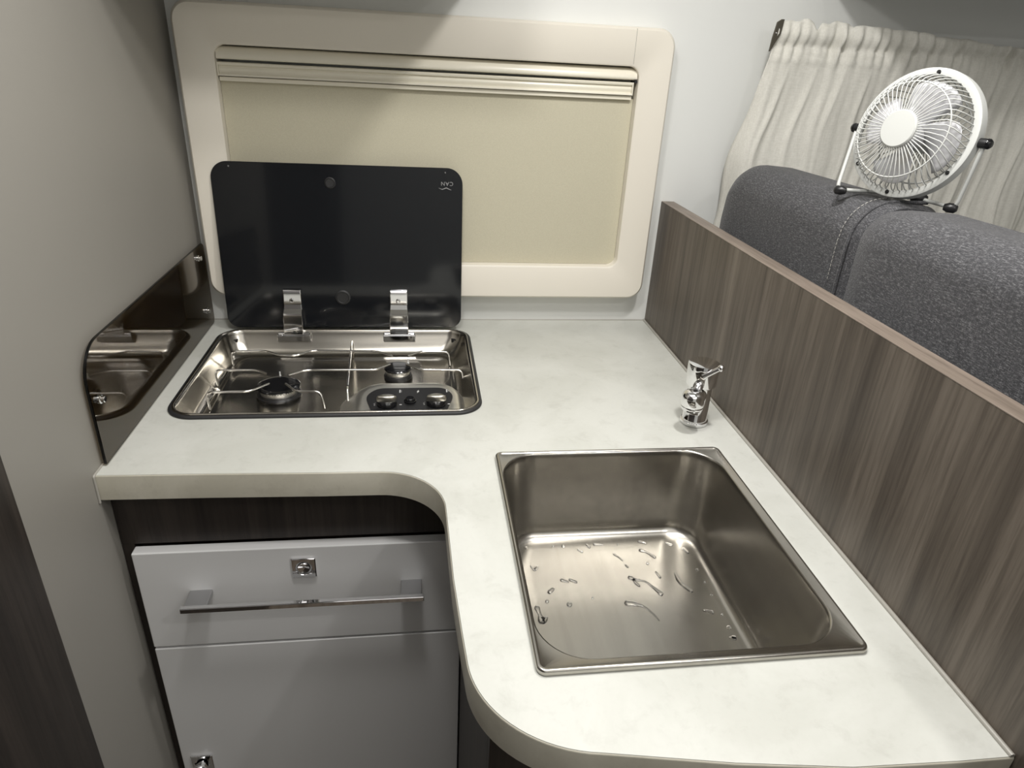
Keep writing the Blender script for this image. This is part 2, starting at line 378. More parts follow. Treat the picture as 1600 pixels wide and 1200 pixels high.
# hold-down holes in the tray corners
for (x, y) in ((hx0+.026, hy0+.025), (hx1-.022, hy0+.022), (hx0+.030, hy1-.022), (hx1-.034, hy1-.022)):
    bm = bmesh.new(); add_lathe(bm, [(.0035, -.024), (.0035, -.0105), (.0045, -.0095), (0, -.0095)], Matrix.Translation((x, y, 0)), 12)
    link_mesh('fixing_screw', bm, M_BLACK, HB, smooth=40)
FZ = -.0405
def burner(x, y, rc, top):
    M = Matrix.Translation((x, y, 0)); bm = bmesh.new()
    add_lathe(bm, [(rc*1.02, FZ), (rc*1.04, FZ+.003), (rc*.98, FZ+.006), (rc*.72, FZ+.0065)], M, 40)
    b = link_mesh('burner', bm, M_BLACK, HB, smooth=40)
    bm = bmesh.new(); add_lathe(bm, [(rc*.80, FZ+.004), (rc*.86, FZ+.006), (rc*.87, top-.0055), (rc*.84, top-.0045), (rc*.3, top-.0045)], M, 48)
    link_mesh('burner_ring', bm, M_ALU, b, smooth=40)
    bm = bmesh.new(); n = 44; rr_ = rc*.875
    for i in range(n):
        a = 2*PI*i/n; Q = M @ Matrix.Rotation(a, 4, 'Z')
        add_box(bm, rr_-.0020, rr_+.0004, -.0006, .0006, top-.0075, top-.0042, M=Q)
    link_mesh('flame_slots', bm, M_BLACK, b)
    bm = bmesh.new(); add_lathe(bm, [(rc*.90, top-.0045), (rc, top-.0038), (rc*1.01, top-.0022), (rc*.96, top-.0008), (rc*.7, top), (0, top+.0003)], M, 48)
    link_mesh('burner_cap', bm, M_ENAM, b, smooth=40)
burner(-.7650, -.277, .0375, -.0190)
burner(-.5550, -.206, .0262, -.0190)
for (x, y) in ((-.7700, -.232), (-.5360, -.176)):
    bm = bmesh.new(); add_lathe(bm, [(.0022, FZ), (.0022, -.024), (.0012, -.023), (.0012, -.016), (0, -.0158)], Matrix.Translation((x, y, 0)), 10)
    link_mesh('igniter_pin', bm, M_PRINT, HB, smooth=40)
# wire pan support
GZ = -.0085; LZ = -.037
def leg(x, y, dx, dy): return (x+dx, y+dy, LZ)
runs = [
 [(-.872, -.156, LZ), (-.874, -.153, GZ), (-.812, -.150, GZ), (-.778, -.174, GZ), (-.7465, -.174, GZ), (-.722, -.150, GZ), (-.599, -.155, GZ), (-.566, -.181, GZ)],
 [(-.878, -.246, LZ), (-.882, -.2395, GZ), (-.808, -.2395, GZ), (-.786, -.258, GZ)],
 [(-.868, -.337, LZ), (-.873, -.328, GZ), (-.803, -.327, GZ), (-.776, -.297, GZ)],
 [(-.749, -.263, GZ), (-.721, -.241, GZ), (-.5935, -.243, GZ), (-.569, -.219, GZ)],
 [(-.536, -.182, GZ), (-.510, -.157, GZ), (-.455, -.160, GZ), (-.453, -.163, LZ)],
 [(-.5385, -.219, GZ), (-.514, -.244, GZ), (-.434, -.247, GZ), (-.431, -.252, -.030)],
 [(-.7475, -.299, GZ), (-.726, -.3285, GZ), (-.684, -.330, GZ), (-.678, -.340, LZ)],
 [(-.653, -.082, -.026), (-.651, -.092, GZ-.0035), (-.6405, -.312, GZ-.0035), (-.640, -.322, LZ)],
]
for i, pts in enumerate(runs):
    bm = bmesh.new(); add_tube(bm, fillet(pts, .011, 5), .00215, 8)
    link_mesh('pan_support_wire', bm, M_WIRE, HB, smooth=60)
# control pod
bm = bmesh.new()
pl = lambda x0, x1, y0, y1, r, z, t=0: [(x, y, z+(y-y1)*t) for x, y in rr(x0, x1, y0, y1, r, 10)]
add_loft(bm, [pl(-.652, -.424, -.4250, -.268, (.01, .01, .062, .062), -.0400),
              pl(-.645, -.430, -.4245, -.275, (.01, .01, .060, .060), -.036),
              pl(-.630, -.440, -.4240, -.285, (.01, .01, .052, .052), -.020),
              pl(-.622, -.446, -.4238, -.293, (.01, .01, .046, .046), -.0125, .03),
              pl(-.615, -.451, -.4236, -.300, (.01, .01, .040, .040), -.0105, .04),
              pl(-.609, -.456, -.4230, -.3075, (.01, .01, .036, .036), -.0107, .05)], cap1=True)
link_mesh('control_pod', bm, M_POD, HB, smooth=60)
PZ = -.0098
def pz(y): return PZ+(y+.3075)*.05
pan_out = [(-.5680, -.4225), (-.4930, -.4225)]
pts = fillet([(-.530, -.4225, 0), (-.4750, -.4225, 0), (-.4540, -.345, 0), (-.4700, -.3175, 0), (-.5880, -.3175, 0), (-.6070, -.345, 0), (-.5870, -.4225, 0), (-.532, -.4225, 0)], .016, 5)
bm = bmesh.new(); add_loft(bm, [[(p.x, p.y, pz(p.y)-.0006) for p in pts], [(p.x, p.y, pz(p.y)+.0004) for p in pts]], True, True)
cp = link_mesh('control_panel', bm, M_BLACK, HB)
def knob(x, y):
    z = pz(y)+.0004; M = Matrix.Translation((x, y, 0)); bm = bmesh.new()
    add_lathe(bm, [(.0172, z), (.0172, z+.002), (.0150, z+.0075), (.0138, z+.0085), (0, z+.0085)], M, 36)
    k = link_mesh('knob', bm, M_ENAM, HB, smooth=40)
    bm = bmesh.new(); zz = z+.0080
    loops = []
    for s, h in ((1, 0), (1.02, .003), (.98, .0075), (.90, .0095), (.72, .0105), (.3, .0108)):
        loops.append([(x+.0168*s*math.cos(2*PI*i/32), y-.0030+.0066*s*math.sin(2*PI*i/32), zz+h) for i in range(32)])
    add_loft(bm, loops, True, True)
    g = link_mesh('knob_grip', bm, M_KNOB, k, smooth=50); g['label'] = 'champagne-coloured oval grip'
    bm = box(x+.0095, x+.0150, y-.0034, y-.0026, zz+.0090, zz+.0109); link_mesh('pointer_mark', bm, M_BLACK, k)
    bm = bmesh.new()
    for i in range(9):
        a = math.radians(188-i*12.5); r0 = .0198; L = .0022+.0042*i/8; wdt = .00035+.00045*i/8
        Q = Matrix.Translation((x, y, 0)) @ Matrix.Rotation(a, 4, 'Z'); add_box(bm, r0, r0+L, -wdt, wdt, z-.0001, z+.0003, M=Q)
    link_mesh('heat_scale', bm, M_PRINT, cp)
for x in (-.5690, -.4855): knob(x, -.3735)
bm = bmesh.new(); z = pz(-.362)+.0004
add_lathe(bm, [(.0105, z), (.0105, z+.0022), (.0092, z+.003), (.0086, z+.0026), (.0080, z+.0060), (.0066, z+.0072), (0, z+.0072)], Matrix.Translation((-.5300, -.365, 0)), 28)
link_mesh('igniter_button', bm, M_ENAM, HB, smooth=40)
def flat_poly(pts, z0, z1):
    bm = bmesh.new(); add_loft(bm, [[(x, y, z0) for x, y in pts], [(x, y, z1) for x, y in pts]], True, True); return bm
def printed(name, pts, parent=cp, mt=M_PRINT):
    zc = pz(sum(p[1] for p in pts)/len(pts)); link_mesh(name, flat_poly(pts, zc+.0002, zc+.0008), mt, parent)
for x in (-.5475, -.4655):          # small flame-position bars
    printed('position_mark', [(x-.0015, -.3350), (x+.0000, -.3350), (x+.0000, -.3245), (x-.0015, -.3245)])
    printed('position_mark', [(x+.0010, -.3340), (x+.0022, -.3340), (x+.0022, -.3255), (x+.0010, -.3255)], mt=M_PRINTG)
    printed('off_mark', [(x-.0005, -.3765), (x+.0035, -.3765), (x+.0035, -.3750), (x-.0005, -.3750)])
bx, by = -.5165, -.3310
printed('spark_mark', [(bx+.0018, by+.0055), (bx-.0024, by-.0005), (bx-.0004, by-.0005), (bx-.0018, by-.0058), (bx+.0024, by+.0008), (bx+.0004, by+.0008)])

# lid: near-vertical black glass resting at the rear rim
lx0, lx1 = -.8955, -.4262
A = Vector((0, -.0690, .0085)); B = Vector((0, -.0475, .3295)); ez = (B-A).normalized(); LH = (B-A).length; ex = Vector((1, 0, 0)); ny = ez.cross(ex)  # ny points away from the viewer
ny = -ex.cross(ez) if ny.y > 0 else ny
ny = Vector((0, -ez.z, ez.y))       # towards the viewer
def L3(x, h, t): return Vector((x, 0, 0))+A+ez*h+ny*t
bm = bmesh.new()
q = lambda i, t: [tuple(L3(x, h, t)) for x, h in rr(lx0+i, lx1-i, i, LH-i, (.022-i, .022-i, .031-i, .031-i), 10)]
add_loft(bm, [q(.0012, -.005), q(0, -.0042), q(0, -.0008), q(.0010, 0)], True, True)
lid = link_mesh('glass_lid', bm, M_LID, HB, smooth=30); lid['label'] = 'raised black glass lid'
ML = lambda x, h, t: basis(L3(x, h, t), ex, ez, ny)
for (x, h, r) in ((-.6790, .2880, .0105), (-.6665, .0640, .0150)):
    bm = bmesh.new(); add_lathe(bm, [(r, 0), (r, .0012), (r*.8, .0028), (r*.72, .0016), (r*.3, .0014), (0, .0014)], ML(x, h, 0), 28); link_mesh('rubber_bumper', bm, M_RUB, lid, smooth=40)
for x in (lx0+.034, lx1-.034):
    bm = bmesh.new(); add_lathe(bm, [(.0016, 0), (.0012, .0006), (0, .0007)], ML(x, LH-.0085, 0), 12); link_mesh('lid_stud', bm, M_SATIN, lid, smooth=40)
# brand print, upside-down because the lid is raised
txt = bpy.data.curves.new('lid_lettering', 'FONT'); txt.body = 'CAN'; txt.size = .0105; txt.align_x = 'CENTER'; txt.align_y = 'CENTER'; txt.extrude = .0001; txt.space_character = 1.15
to = bpy.data.objects.new('lettering_source', txt); COL.objects.link(to)
dg = bpy.context.evaluated_depsgraph_get(); me = bpy.data.meshes.new_from_object(to.evaluated_get(dg)); COL.objects.unlink(to); bpy.data.objects.remove(to)
bm = bmesh.new(); bm.from_mesh(me)
bmesh.ops.transform(bm, matrix=ML(-.4565, LH-.0290, .0003) @ Matrix.Rotation(PI, 4, 'Z'), verts=bm.verts)
link_mesh('printed_logo', bm, M_PRINTG, lid)
bm = bmesh.new()
sw = [(-.0150, -.0085, .0002), (-.0080, -.0110, .0007), (0, -.0080, .0009), (.0070, -.0110, .0007), (.0100, -.0120, .0002)]
top = [tuple(L3(-.4580+x, LH-.0290+h+w_, .0004)) for x, h, w_ in sw]; bot = [tuple(L3(-.4580+x, LH-.0290+h-w_, .0004)) for x, h, w_ in sw]
add_loft(bm, [top, bot], closed=False); link_mesh('printed_swoosh', bm, M_PRINTG, lid)
# chrome hinges
for hx in (-.7655, -.5545):
    bm = bmesh.new(); w2 = .0178
    # upper plate on the glass, flared sides
    lo = lambda h, t, ww: [tuple(L3(hx-ww, h, t)), tuple(L3(hx+ww, h, t))]
    prof = [(.080, .0006, w2), (.080, .0060, w2), (.0755, .0075, w2*.93), (.050, .0080, w2*.97), (.041, .0100, w2), (.034, .0185, w2*1.02), (.031, .0200, w2*1.02), (.004, .0215, w2*1.06), (-.009, .0215, w2*1.06)]
    F = [[L3(hx-ww, h, t) for h, t, ww in prof], [L3(hx+ww, h, t) for h, t, ww in prof]]
    back = [(.080, .0006), (-.009, .0006)]
    for F_, s in ((F[0], 0), (F[1], 1)): pass
    a_ = [bm.verts.new(p) for p in F[0]]; b_ = [bm.verts.new(p) for p in F[1]]
    for i in range(len(a_)-1): bm.faces.new((a_[i], b_[i], b_[i+1], a_[i+1]))
    ca_ = bm.verts.new(L3(hx-w2*1.06, -.009, .0090)); cb_ = bm.verts.new(L3(hx+w2*1.06, -.009, .0090))
    ma_ = bm.verts.new(L3(hx-w2, .036, .0006)); mb_ = bm.verts.new(L3(hx+w2, .036, .0006))
    bm.faces.new(a_[::-1]+[ma_, ca_][::-1][::-1]) if False else None
    bm.faces.new(a_+[ca_, ma_]); bm.faces.new(b_+[cb_, mb_]); bm.faces.new((a_[-1], b_[-1], cb_, ca_)); bm.faces.new((ca_, cb_, mb_, ma_)); bm.faces.new((ma_, mb_, b_[0], a_[0]))
    hg = link_mesh('lid_hinge', bm, M_CHROME, HB, bev=.0010, seg=3)
    bm = bmesh.new(); add_lathe(bm, [(.0046, .0072), (.0046, .0092), (.0030, .0096), (.0026, .0086), (0, .0086)], ML(hx-.0012, .0585, 0), 20); link_mesh('hinge_screw', bm, M_CHROME, hg, smooth=40)
    # foot bracket on the tray
    bm = bmesh.new(); add_box(bm, hx-.0325, hx+.0325, -.0935, -.0905, -.0120, -.0010); add_box(bm, hx-.0325, hx+.0325, -.0935, -.0720, -.0130, -.0105)
    add_box(bm, hx-.0325, hx-.0225, -.0935, -.0735, -.0010, .0015); add_box(bm, hx+.0225, hx+.0325, -.0935, -.0735, -.0010, .0015)
    link_mesh('hinge_foot', bm, M_CHROME, hg, bev=.0006)
    bm = bmesh.new(); add_tube(bm, [(hx-.030, -.0865, .001), (hx+.030, -.0865, .001)], .0042, 14); link_mesh('hinge_pin', bm, M_CHROME, hg, smooth=50)

# ------------------------------------------------------------------ sink
SK = thing('kitchen_sink', 'rectangular brushed stainless sink bowl set into the worktop, with water drops inside', 'sink', (-.233, -.7626, 0))
sx0, sx1, sy0, sy1 = SNK
def S(i, z, r): return z3(rr(sx0+i, sx1-i, sy0+i, sy1-i, r, 10), z)
def SO(a, z, r): return z3(rr(-.3985+a, -.0730-a, -.9470+a, -.5690-a, r, 10), z)
bm = bmesh.new()
add_loft(bm, [S(.0006, .0002, .009), S(-.0002, .0018, .0095), S(-.0002, .0052, .0095), S(.0007, .0068, .009), S(.0024, .0073, .008), S(.0042, .0068, .007), S(.0052, .0058, .006),
              SO(-.0010, .0050, .056), SO(.0008, .0040, .055), SO(.0018, .0015, .054), SO(.0024, -.006, .054),
              SO(.0050, -.040, .053), SO(.0080, -.080, .052), SO(.0105, -.115, .050), SO(.0125, -.128, .048), SO(.0160, -.1345, .046), SO(.0215, -.1385, .042), SO(.0270, -.1400, .038), SO(.0300, -.1397, .036), SO(.0340, -.1403, .034)], cap1=True)
link_mesh('bowl', bm, M_STEEL, SK, smooth=50)

# ------------------------------------------------------------------ mixer tap
TX, TY = -.0640, -.4760
TP = thing('mixer_tap', 'short chrome mixer tap standing on the worktop behind the sink', 'tap', (TX, TY, 0))
M = Matrix.Translation((TX, TY, 0))
bm = bmesh.new(); add_lathe(bm, [(.0215, .0004), (.0225, .0012), (.0225, .0062), (.0215, .0072), (.0205, .0074)], M, 40); link_mesh('base_ring', bm, M_CHROME, TP, smooth=40)
bm = bmesh.new(); add_lathe(bm, [(.0200, .0070), (.0200, .0095), (.0196, .0100), (.0190, .0660), (.0198, .0672), (.0198, .0690), (.015, .0692)], M, 40); link_mesh('body', bm, M_CHROME, TP, smooth=40)
bm = bmesh.new(); add_lathe(bm, [(.0195, .0698), (.0238, .0706), (.0243, .0716), (.0250, .1055), (.0244, .1072), (.0225, .1080), (0, .1082)], M, 48); link_mesh('head', bm, M_CHROME, TP, smooth=35)
# spout: short stub leaving the body, bent down into a wide aerator nozzle
dirv = Vector((-.60, -.80, 0)).normalized()
bm = bmesh.new()
c0 = Vector((TX, TY, .056)); e = c0+dirv*.0375
add_tube(bm, [c0+dirv*.004, c0+dirv*.016+Vector((0, 0, .0005)), c0+dirv*.030+Vector((0, 0, .0005))], [.0150, .0155, .0160], 32); link_mesh('spout', bm, M_CHROME, TP, smooth=60)
M2 = Matrix.Translation((e.x, e.y, 0)); bm = bmesh.new()
add_lathe(bm, [(.0150, .0440), (.0176, .0440), (.0180, .0446), (.0180, .0480), (.0177, .0484), (.0180, .0488), (.0178, .0620), (.0160, .0680), (.0120, .0716), (.0060, .0732), (0, .0735)], M2, 36); link_mesh('spout_dome', bm, M_CHROME, TP, smooth=40)
bm = bmesh.new(); add_lathe(bm, [(.0145, .0445), (.0150, .0405), (.0140, .0395), (.0120, .0395), (.0115, .0415), (0, .0415)], M2, 32); link_mesh('aerator', bm, M_CHROME, TP, smooth=40)
# lever
l0 = Vector((-.0725, -.4975, .0930)); l1 = Vector((-.0500, -.5065, .1115))
bm = bmesh.new(); add_tube(bm, [l0, l0+(l1-l0)*.25, l1], [.0052, .0044, .0040], 14); link_mesh('lever', bm, M_CHROME, TP, smooth=60)
bm = bmesh.new(); bmesh.ops.create_uvsphere(bm, u_segments=20, v_segments=12, radius=.0056, matrix=Matrix.Translation(l1)); link_mesh('lever_ball', bm, M_CHROME, TP, smooth=80)

# ------------------------------------------------------------------ water in the sink
def dome(pts, radii, h=.0030, zb=-.1400, n=9):
    """flattened, rounded trail of water following pts on the bowl floor"""
    P = [Vector((x, y, 0)) for x, y in pts]
    if len(P) == 1:
        r = radii[0]; bm = bmesh.new()
        add_lathe(bm, [(r, 0), (r*.96, h*.35), (r*.8, h*.7), (r*.45, h*.95), (0, h)], Matrix.Translation((P[0].x, P[0].y, zb)), 20); return bm
    # resample smoothly
    Q = []; RR = []
    for i in range(len(P)-1):
        a = P[max(i-1, 0)]; b = P[i]; c = P[i+1]; d = P[min(i+2, len(P)-1)]
        for k in range(6):
            t = k/6; Q.append(.5*((2*b)+(c-a)*t+(2*a-5*b+4*c-d)*t*t+(-a+3*b-3*c+d)*t**3)); RR.append(radii[i]*(1-t)+radii[i+1]*t)
    Q.append(P[-1]); RR.append(radii[-1])
    N = len(Q); s0 = (Q[0]-Q[1]).normalized()*RR[0]; s1 = (Q[-1]-Q[-2]).normalized()*RR[-1]
    Q = [Q[0]+s0, Q[0]+s0*.7]+Q+[Q[-1]+s1*.7, Q[-1]+s1]; RR = [RR[0]*.08, RR[0]*.7]+RR+[RR[-1]*.7, RR[-1]*.08]
    bm = bmesh.new(); L = []
    for i in range(len(Q)):
        t = (Q[min(i+1, len(Q)-1)]-Q[max(i-1, 0)]); t = t.normalized() if t.length > 0 else Vector((1, 0, 0)); s = Vector((-t.y, t.x, 0)); r = RR[i]; hh = min(h, r*.8)
        L.append([(Q[i].x+s.x*r*math.cos(PI*k/(n-1)), Q[i].y+s.y*r*math.cos(PI*k/(n-1)), zb+hh*math.sin(PI*k/(n-1))) for k in range(n)])
    add_loft(bm, L, True, True); return bm
def water(label, pts, radii, h=.0022):
    x = sum(p[0] for p in pts)/len(pts); y = sum(p[1] for p in pts)/len(pts)
    o = link_mesh('water_drop', dome(pts, radii, h), M_TRANSP, loc=(x, y, -.1400), smooth=60)
    tag(o, label, 'water drop', 'larger water drops on the sink floor')
water('tadpole-shaped water drop with a long curved tail in the sink', [(-.232, -.7308), (-.222, -.733), (-.2102, -.7404), (-.2022, -.7538), (-.1983, -.7653)], [.0048, .0036, .0014, .0010, .0008])
water('long S-shaped water trail in the middle of the sink floor', [(-.2141, -.6815), (-.208, -.686), (-.1951, -.6905), (-.1884, -.7001), (-.1826, -.7105), (-.1797, -.716)], [.0038, .0022, .0014, .0018, .0026, .0040])
water('short hook-shaped water drop hanging off the middle water trail', [(-.2100, -.6860), (-.2090, -.6930), (-.2060, -.6990)], [.0020, .0026, .0018])
water('elongated water drop near the back right of the sink floor', [(-.1808, -.6238), (-.1733, -.6289), (-.1643, -.6408)], [.0030, .0018, .0026])
water('ragged water drop on the shaded right part of the sink floor', [(-.1445, -.6775), (-.1443, -.6906), (-.1424, -.7009), (-.1343, -.714)], [.0014, .0040, .0030, .0034])
water('round bead of water at the left of the sink floor', [(-.3133, -.7271)], [.0038], .0026)
water('star-shaped smear of water at the left edge of the sink floor', [(-.3586, -.7305), (-.357, -.7419), (-.3555, -.7531), (-.3498, -.7492)], [.0040, .0022, .0060, .0030])
small = [[(-.2787, -.7179)], [(-.3543, -.6469), (-.3501, -.6552), (-.3456, -.6502)], [(-.2243, -.63), (-.2188, -.6382), (-.2154, -.644)], [(-.2137, -.654), (-.2115, -.6595)], [(-.1721, -.6729), (-.17, -.6836)],
 [(-.3363, -.7016), (-.3308, -.6962)], [(-.3143, -.6794), (-.3062, -.684)], [(-.3024, -.6793), (-.2948, -.6849)], [(-.277, -.6162), (-.2723, -.6211)], [(-.261, -.6057), (-.2585, -.6117)], [(-.2492, -.6053), (-.2359, -.6073)],
 [(-.2127, -.6089)], [(-.1774, -.6035), (-.1685, -.6071)], [(-.1792, -.6536)], [(-.3429, -.7192)], [(-.1351, -.6093), (-.1288, -.6144)], [(-.1125, -.6246), (-.1090, -.6336)], [(-.1090, -.6725)], [(-.1080, -.6993)],
 [(-.1080, -.7247)], [(-.1080, -.7619)], [(-.1080, -.7844)], [(-.1085, -.8014)], [(-.1134, -.802), (-.1075, -.8039)], [(-.1294, -.7525), (-.1203, -.7564)], [(-.3560, -.6070)], [(-.3139, -.6060)], [(-.2982, -.6065)]]
big = bmesh.new()
for pts in small:
    r = random.uniform(.0018, .0034); b = dome(pts, [r*random.uniform(.5, 1.2) for _ in pts], .0024)
    me = bpy.data.meshes.new('t'); b.to_mesh(me); b.free(); big.from_mesh(me); bpy.data.meshes.remove(me)
tag(link_mesh('water_droplets', big, M_TRANSP, loc=(-.233, -.68, -.140), smooth=60), 'scatter of tiny water droplets along the edges of the sink floor', 'water', kind='stuff')

# ------------------------------------------------------------------ base cabinet under the hob
YD = -.5847
KC = thing('drawer_cabinet', 'white-fronted cabinet with one drawer over a door in a dark walnut carcass under the hob', 'cabinet', (-.69, -.3, ZF))
bm = bmesh.new()
add_box(bm, -.944, -.4505, -.5660, -.5500, -.1350, -.0392)      # fascia above the drawer
add_box(bm, -.944, -.9270, -.5660, -.0200, -.8200, -.1351)
add_box(bm, -.9269, -.4505, -.5500, -.5400, -.8200, -.1351)
link_mesh('carcass', bm, M_WOOD_DARK, KC, bev=.0006)
link_mesh('plinth', box(-.944, -.4505, -.5300, -.5150, ZF+.0005, -.8201), M_WOOD_DARK, KC)
link_mesh('drawer_front', box(-.9262, -.4520, YD, -.5662, -.3222, -.1385), M_WHITE, KC, bev=.0018, seg=3)
dr = COL.objects['drawer_front']
link_mesh('door', box(-.9262, -.4520, YD, -.5662, -.8150, -.3262), M_WHITE, KC, bev=.0018, seg=3)
door = COL.objects['door']
def lock(cx, cz, parent, out):
    bm = bmesh.new(); h = .0178
    M = basis((cx, YD, cz), (1, 0, 0), (0, 0, 1), (0, -1, 0))
    sq = lambda s, r, n=6: rr(-s, s, -s, s, r, n)
    circ = lambda r: [(r*math.cos(PI+PI/4*0+2*PI*(i)/28+PI*.0), r*math.sin(PI+2*PI*i/28)) for i in range(28)]
    loops = [(sq(h, .0015), .0002), (sq(h, .0015), .0030), (sq(h-.0012, .0012), .0042), (circ(.0128), .0042), (circ(.0120), .0030), (circ(.0118), -.0010 if not out else .0010)]
    add_loft(bm, [[tuple(M @ Vector((x, y, z))) for x, y in lp] for lp, z in loops], False, True)
    k = link_mesh('push_lock', bm, M_CHROME, parent, smooth=30)
    bm = bmesh.new()
    if out: add_lathe(bm, [(.0100, .001), (.0100, .014), (.0108, .0150), (.0108, .0185), (.0098, .0200), (.004, .0212), (0, .0213)], M, 32)
    else: add_lathe(bm, [(.0098, -.001), (.0098, .0030), (.0086, .0046), (.0060, .0040), (0, .0030)], M, 32)
    link_mesh('lock_button', bm, M_CHROME, parent, smooth=40)
lock(-.6885, -.1755, dr, False)
lock(-.8935, -.5965, door, True)
bm = bmesh.new()
for x0, x1 in ((-.8560, -.8240), (-.5455, -.5135)):
    link_mesh('handle_post', box(x0, x1, -.6190, YD, -.2175, -.2105), M_SATIN, dr, bev=.0010)
bm = box(-.8600, -.5100, -.6250, -.6170, -.2185, -.2100); link_mesh('bar_handle', bm, M_CHROME, dr, bev=.0012, seg=3)

# ------------------------------------------------------------------ base under the sink (dark walnut)
PB = thing('sink_base', 'dark walnut base carrying the sink end of the worktop', 'cabinet', (-.22, -.8, ZF))
bm = bmesh.new(); add_box(bm, -.4500, -.4350, -.9650, -.5600, ZF+.0005, -.0392); add_box(bm, -.4500, -.0005, -.9800, -.9651, ZF+.0005, -.0392)
link_mesh('side_panel', bm, M_WOOD_DARK, PB, bev=.0006)

# ------------------------------------------------------------------ bench behind the partition
BN = thing('bench_seat', 'grey cushioned bench hidden behind the walnut partition', 'bench', (.35, -.8, ZF))
link_mesh('bench_base', box(.028, .62, -1.75, -.07, ZF+.0005, -.50), M_WOOD_DARK, BN)
link_mesh('seat_pad', box(.212, .64, -1.75, -.07, -.4995, -.38), M_FAB, BN, bev=.02, seg=4)
def cushion(name, label, y0, y1, fx, bulge, zt, rcorner, endr, gp):
    """back cushion running along y; rounded over the top edge and at its far end"""
    bm = bmesh.new(); loops = []; ny_ = 26
    zb = -.4985
    for j in range(ny_+1):
        t = j/ny_; y = y1+(y0-y1)*t
        d = (y1-y); e = (y-y0)
        drop = 0; sh = 0
        if d < endr[0]: k = 1-d/endr[0]; drop = endr[0]*.8*(1-math.sqrt(max(0, 1-k*k))); sh = .012*(k**2)
        if e < endr[1]: k = 1-e/endr[1]; drop = max(drop, endr[1]*.35*(1-math.sqrt(max(0, 1-k*k)))); sh = max(sh, .006*k**2)
        z1 = zt(y)-drop; b = bulge*math.sin(PI*min(1, max(0, t)))
        x0 = fx-b+sh; x1 = .205-sh
        r = rcorner; pr = [(x0+.004, zb), (x0, zb+.02), (x0-.001, (zb+z1)/2), (x0, z1-r)]
        for i in range(1, 13):
            a = PI-PI/2*i/12; pr.append((x0+r+r*math.cos(a), z1-r+r*math.sin(a)))
        rb = .034
        for i in range(0, 9):
            a = PI/2-PI/2*i/8; pr.append((x1-rb+rb*math.cos(a), z1-.003-rb+rb*math.sin(a)))
        pr += [(x1+.001, (zb+z1)/2), (x1, zb)]
        loops.append([(x, y, z) for x, z in pr])
    add_loft(bm, loops, True, True)
    root = thing(name, label, 'cushion', (.14, (y0+y1)/2, zb), gp)
    c = link_mesh('cover', bm, M_FAB, root, smooth=50)
    return root, c
zt = lambda y: .374+(-y-.3)*.012
c1, _ = cushion('back_cushion', 'short charcoal fabric back cushion nearest the white wall, with the pale topstitching', -.567, -.108, .078, .004, zt, .052, (.075, .012), 'charcoal back cushions on the bench')
c2, _ = cushion('back_cushion', 'long charcoal fabric back cushion running out of the right edge of the photo', -1.60, -.5685, .066, .003, lambda y: .3745+(-y-.3)*.012, .046, (.010, .05), 'charcoal back cushions on the bench')
# topstitched seam flap at the near end of the first cushion
def surf(y, s):      # point on the cushion's front-over-top line, s = arc fraction
    zt_ = zt(y); r = .052; fx = .078-.002
    return fx, zt_, r
def stitch_path(y, z_low, off=.0012):
    pts = []
    fx, zt_, r = surf(y, 0)
    for z in [z_low+(zt_-r-z_low)*i/10 for i in range(10)]: pts.append((fx-.0015-off, y, z))
    for i in range(0, 13):
        a = PI-PI/2*i/12; pts.append((fx+r+(r+off)*math.cos(a), y, zt_-r+(r+off)*math.sin(a)))
    for i in range(1, 5): pts.append((fx+r+.012*i, y, zt_+off))
    return pts
def stitches(name, path, parent, step=.0062, ln=.0040, r=.0006):
    bm = bmesh.new(); P = [Vector(p) for p in path]; acc = [0]
    for a, b in zip(P, P[1:]): acc.append(acc[-1]+(b-a).length)
    def at(s):
        for i in range(len(P)-1):
            if acc[i+1] >= s: return P[i].lerp(P[i+1], (s-acc[i])/max(1e-9, acc[i+1]-acc[i]))
        return P[-1]
    s = 0
    while s+ln < acc[-1]:
        add_tube(bm, [at(s), at(s+ln*.5), at(s+ln)], [r*.6, r, r*.6], 5); s += step
    o = link_mesh(name, bm, M_THREAD, parent, smooth=70); o['label'] = 'pale topstitching'; return o
stitches('topstitching', [(x-.0005, y+.0, z+.0004) for x, y, z in stitch_path(-.5275, .262)], c1)
bm = bmesh.new(); add_tube(bm, [(x+.0012, y, z-.0008) for x, y, z in stitch_path(-.5480, .230)], .0026, 8); link_mesh('piping', bm, M_FAB, c1, smooth=70)

# ------------------------------------------------------------------ curtain and its rail
CR = thing('curtain_rail', 'dark bronze curtain rail end peeping out at the left of the ivory curtain header', 'curtain rail', (.6, -.03, .58))
bm = bmesh.new(); add_tube(bm, [(.158, -.052, .590), (1.30, -.052, .590)], .0045, 10); link_mesh('rail', bm, M_SEAL, CR, smooth=60)
M_BRONZE = mat('dark_bronze', (.10, .09, .07), .35, .6)
bm = bmesh.new()
pr = [(.1490, .6110), (.1570, .6160), (.1620, .6160), (.1600, .5920), (.1540, .5800), (.1450, .5620), (.1435, .5620), (.1450, .5850)]
add_loft(bm, [[(x, -.0665, z) for x, z in pr], [(x, -.0625, z) for x, z in pr]], True, True); link_mesh('end_bracket', bm, M_BRONZE, CR, bev=.0006)
bm = bmesh.new(); bmesh.ops.create_uvsphere(bm, u_segments=12, v_segments=8, radius=.0018, matrix=Matrix.Translation((.1500, -.0668, .5930))); link_mesh('bracket_screw', bm, M_CHROME, CR, smooth=60)

